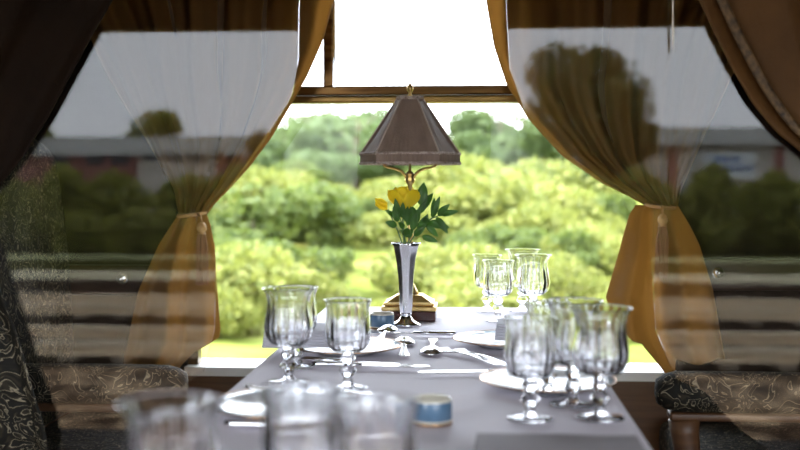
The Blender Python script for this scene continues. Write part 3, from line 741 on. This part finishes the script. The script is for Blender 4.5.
K = {'b1': ('bush', plant('bush', 11, 3.2, 2.0, 0, 5200, .17, 'bush', 0)), 'b2': ('bush', plant('bush', 12, 3.4, 1.7, 0, 5200, .17, 'bush2', 0)),
     't1': ('tree', plant('tree', 13, 5.0, 5.2, .1, 8000, .24, 'tree', 1)), 't2': ('tree', plant('tree', 14, 5.4, 4.6, .6, 8000, .24, 'bush', 1))}
firsts = set()
WIDE = 1.5
def put(k, px, ytop, D, sx, lab, grp, gzf=gz, s_override=None):
    cat, pr = K[k]; top = P(px, ytop, D); z0 = gzf(D)
    h0 = {'b1': 2.0, 'b2': 1.7, 't1': 4.3, 't2': 4.3}[k]; s = (top.z-z0)/h0
    loc = (top.x, D, z0-.05)
    if k in firsts: o = dup(pr, loc, random.random()*6, lab, grp)
    else: firsts.add(k); o = pr; o.location = loc; o['label'] = lab; o['group'] = grp
    o.scale = (s*sx*WIDE, s*sx*WIDE, s); return o
G1, G2 = 'trees beyond the window', 'bushes beyond the window'
put('t1', 318, 106, 30, 1.30, 'mid green tree beyond the window, left of the lamp shade', G1)
put('t1', 258, 118, 32, 1.17, 'mid green tree beyond the window, nearest the left curtain', G1)
put('t1', 357, 110, 27, 0.98, 'green tree close behind the lamp shade', G1)
put('t1', 522, 98, 34, 1.10, 'mid green tree beyond the window beside the right curtain', G1)
put('t1', 575, 135, 36, .9, 'green tree partly behind the right gold curtain', G1)
put('t1', 288, 110, 31, 1.2, 'mid green tree between the two left hand trees beyond the window', G1)
put('t1', 338, 100, 33, 1.3, 'taller green tree just left of the lamp shade', G1)
put('t1', 500, 106, 33, 1.0, 'green tree right of the pale sky gap beyond the window', G1)
put('t2', 440, 152, 26, 1.1, 'pale green tree behind the leafy sprig', G1)
put('t2', 490, 158, 24, 1.0, 'pale green tree right of the lamp shade', G1)
put('t2', 395, 150, 29, 1.2, 'pale green tree directly behind the rose', G1)
put('t2', 300, 152, 24, .9, 'pale green tree low behind the left goblets', G1)
put('t2', 560, 160, 25, 1.0, 'pale green tree at the right of the view', G1)
put('t2', 620, 150, 26, 1.0, 'pale green tree seen past the edge of the right curtain', G1)
put('t2', 215, 165, 25, 1.0, 'pale green tree seen past the edge of the left curtain', G1)
for k, (px, py, D, kk, sx, lab) in enumerate([
    (262, 196, 17, 'b1', .9, 'dark patched bush beside the left tassel'), (225, 225, 14, 'b1', .9, 'green bush just right of the left tassel'), (305, 205, 18, 'b2', 1, 'yellow green bush above the left goblets'),
    (345, 188, 20, 'b1', 1, 'bush left of the silver vase'), (378, 215, 17, 'b2', 1, 'yellow green bush beside the silver vase'), (425, 205, 19, 'b1', .9, 'bush behind the silver vase'),
    (462, 188, 19, 'b2', 1, 'yellow green bush above the rear glasses'), (500, 182, 18, 'b1', .9, 'bush behind the rear flared goblets'), (535, 195, 16, 'b2', 1, 'yellow green bush right of the rear glasses'),
    (580, 178, 18, 'b1', 1, 'dark patched bush left of the right curtain tail'), (600, 215, 14, 'b2', .9, 'yellow green bush touching the right curtain tail in view'), (470, 232, 14, 'b1', .8, 'low bush just over the smallest rear glass'),
    (330, 238, 14, 'b1', .8, 'low bush just over the barrel glass'), (275, 252, 11, 'b2', .8, 'low yellow green bush behind the left goblet rims'), (560, 245, 12, 'b2', .8, 'low yellow green bush between rear goblets and curtain tail'),
    (430, 250, 13, 'b2', .9, 'low yellow green bush just over the lamp base'), (220, 275, 10, 'b2', .6, 'low yellow green bush by the left curtain hem'), (610, 282, 10, 'b2', .6, 'low yellow green bush by the right curtain hem')]):
    put(kk, px, py, D, sx, lab, G2)

rr_ = random.Random(4)
for k in range(22):
    D = 9+14*rr_.random(); px = 215+rr_.random()*420; z0 = gz(D); hh = .5+rr_.random()*.9
    py = 179-(z0+hh-1.1)*F/D
    put('b1' if k % 5 == 0 else 'b2', px, py, D, 1.0, 'small scrubby bush on the grassy bank beyond the window', 'scrubby bushes on the bank')

# ---------------------------------------------------------------- behind the viewer (mirrored in the glass screens)
GB = -1.2
def R(px, py, D):                       # where a thing stands whose mirror image is seen at this pixel at distance D
    q = P(px, py, D); return Vector((q.x, 2*YS-D, q.z))
bm = grid(B(), 80, 60, lambda u, v: ((u-.5)*160, -8.2-13*v, GB+.05*noise.noise(Vector((u*160, v*15, 2)))))
struct('ground_trackside', bm, 'ballast', smooth=True)
bm = grid(B(), 80, 30, lambda u, v: ((u-.5)*160, -.7-7.6*v, GB+.06+.08*noise.noise(Vector((u*160, v*15, 2)))))
struct('ground_gravel', bm, 'gravel', smooth=True)
bm = grid(B(), 40, 30, lambda u, v: ((u-.5)*260, -20.2-120*v, GB+.03+.1*noise.noise(Vector((u*90, v*50, 2)))))
struct('ground_verge', bm, 'verge', smooth=True)
def rail(D, lab):
    y = 2*YS-D; bm = B()
    box(bm, (-40, y-.045, GB+.17), (40, y+.045, GB+.24)); box(bm, (-40, y-.01, GB+.09), (40, y+.01, GB+.20)); box(bm, (-40, y-.05, GB+.07), (40, y+.05, GB+.09))
    o = obj('rail', bm, 'rail', None, False); tag(o, lab, 'rail', 'rails of the two tracks')
rail(17.4, 'steel rail of the farther track, its near side'); rail(18.9, 'steel rail of the farther track, its far side')
rail(13.3, 'steel rail of the nearer track, closest to the carriage'); rail(14.75, 'steel rail of the nearer track, its far side')
sl = None
for Dc in (14.02, 18.15):
    for k in range(44):
        x = -18+k*.68
        if sl is None:
            sl = obj('railway_sleeper', box(B(), (-.10, -.95, 0), (.10, .95, .10)), 'sleeper', None, False, bevel=.02); q = tag(sl, '', 'sleeper')
        else: q = sl.copy(); C.objects.link(q)
        q.location = (x, 2*YS-Dc, GB-.03); q['label'] = 'pale concrete sleeper under the %s track' % ('nearer' if Dc < 16 else 'farther'); q['group'] = 'sleepers of the %s track' % ('nearer' if Dc < 16 else 'farther')
def kerb(D, h, wd, m, lab):
    y = 2*YS-D; o = obj('kerb', box(B(), (-45, y-wd, GB), (45, y+wd, GB+h)), m, None, False); tag(o, lab, 'kerb')
kerb(24.2, .16, .16, 'kerb', 'long pale concrete kerb beyond the tracks'); kerb(30, .12, .1, 'kerb2', 'thin mossy kerb beyond the pale one')
# hedge plants
hp = None
for k in range(24):
    D = 34+random.random()*.6; x0 = -24+k*2.1; h = 2.2+random.random()*.35
    if hp is None:
        hp = thing('hedge_bush', '', 'hedge', (0, 0, 0)); obj('foliage', leaves_bm(21, 6000, fat(21, 3.4, 2.25, 10), .2), 'hedge', hp, False); obj('stem', tube(B(), [(0, 0, -.2), (0, 0, 1.2)], .05, 6), 'bark', hp); q = hp; q.location = (x0, 2*YS-D, GB)
    else: q = dup(hp, (x0, 2*YS-D, GB), random.random()*6, '')
    q.scale = (1, 1, h/2.2); q['label'] = 'dark green hedge bush in the row along the verge'; q['group'] = 'hedge along the verge'
for px, D, s in ((140, 31, .55), (85, 31.5, .5), (175, 32, .5)):
    q = dup(hp, (R(px, 250, D).x, 2*YS-D, GB), 1.3, 'low round bush in front of the hedge'); q.scale = (s*1.3, s*1.3, s*1.1); q['group'] = 'low bushes before the hedge'
def mtree(px, wpx, ytop, D, m, lab, seed, n=9000, size=.3, base=1.0):
    q = R(px, ytop, D); W_ = wpx/F*D; Ht = q.z-GB
    t = thing('tree', lab, 'tree', (q.x, q.y, GB)); obj('foliage', leaves_bm(seed, n, fat(seed, W_, Ht-base, 16, base), size), m, t, False)
    bm = B(); tube(bm, [(0, 0, -.2), (.1, 0, Ht*.45), (0, .1, Ht*.8)], [.3, .2, .06], 8); obj('trunk', bm, 'bark', t)
mtree(590, 172, 36, 44, 'dtree', 'big dark round tree standing before the pale warehouse', 31, 14000, .3)
mtree(153, 62, 106, 78, 'hedge', 'small tree rising behind the brick building', 32, 4000, .4, 3)
mtree(42, 30, 122, 78, 'hedge', 'very small tree at the end of the brick building', 33, 2500, .4, 3)
mtree(262, 40, 124, 50, 'dtree', 'slim tree beside the brick building', 34, 3000, .3)
# brick building
D = 60
a, b = R(240, 190, D), R(-160, 190, D)
yb = a.y; xa, xb = min(a.x, b.x), max(a.x, b.x); zr0, zr1 = R(140, 155, D).z, R(140, 137, D).z
t = thing('brick_building', 'long low brick building with a flat grey roof and white end', 'building', ((xa+xb)/2, yb, GB))
cx_ = (xa+xb)/2
xw0, xw1 = R(138, 150, D).x-cx_, R(216, 150, D).x-cx_
obj('wall', box(B(), (xa-cx_, -10, 0), (xb-cx_, 0, zr0-GB)), 'brick', t, False)
obj('roof', box(B(), (xa-cx_-.4, -10.3, zr0-GB), (xb-cx_+.2, .5, zr1-GB)), 'roof', t, False)
obj('rendered_wall', box(B(), (xw0, 0, 0), (xw1, .08, zr0-GB-.01)), 'render', t, False)
for px in (152, 174, 195):
    x = R(px, 150, D).x-cx_; z = R(px, 158, D).z-GB; obj('window', box(B(), (x-.45, .081, z-.15), (x+.45, .12, z+.3)), 'darkglass', t, False)
for px in (60, 95, 120):
    x = R(px, 150, D).x-cx_; z = R(px, 160, D).z-GB; obj('window', box(B(), (x-.5, .001, z-.3), (x+.5, .05, z+.3)), 'darkglass', t, False)
# warehouse
a, b = R(640, 190, D), R(860, 190, D); xa, xb = min(a.x, b.x), max(a.x, b.x); cx_ = (xa+xb)/2; zr0, zr1 = R(700, 145, D).z, R(700, 128, D).z
t = thing('warehouse', 'pale warehouse with grey roof, brick piers and a white sign', 'building', (cx_, yb, GB))
obj('wall', box(B(), (xa-cx_, -12, 0), (xb-cx_, 0, zr0-GB)), 'render', t, False)
obj('roof', box(B(), (xa-cx_-.4, -12.3, zr0-GB), (xb-cx_+.4, .6, zr1-GB)), 'roof', t, False)
for px in (672, 779, 830):
    x = R(px, 150, D).x-cx_; obj('pier', box(B(), (x-.22, .0, 0), (x+.22, .2, zr0-GB-.01)), 'brick', t, False)
x0, x1 = R(703, 160, D).x-cx_, R(755, 160, D).x-cx_; z0, z1 = R(703, 178, D).z-GB, R(703, 152, D).z-GB
sg = obj('sign_board', box(B(), (x0, .02, z0), (x1, .12, z1)), 'sign', t, False)
bm = B()
xx = x0+.5
for k in range(5): box(bm, (xx, .121, z0+.85), (xx+.22, .14, z0+1.15)); xx += .3
xx = x0+.25
for k in range(9): box(bm, (xx, .121, z0+.42), (xx+.19, .14, z0+.68)); xx += .27
obj('lettering', bm, 'signblue', sg, False)
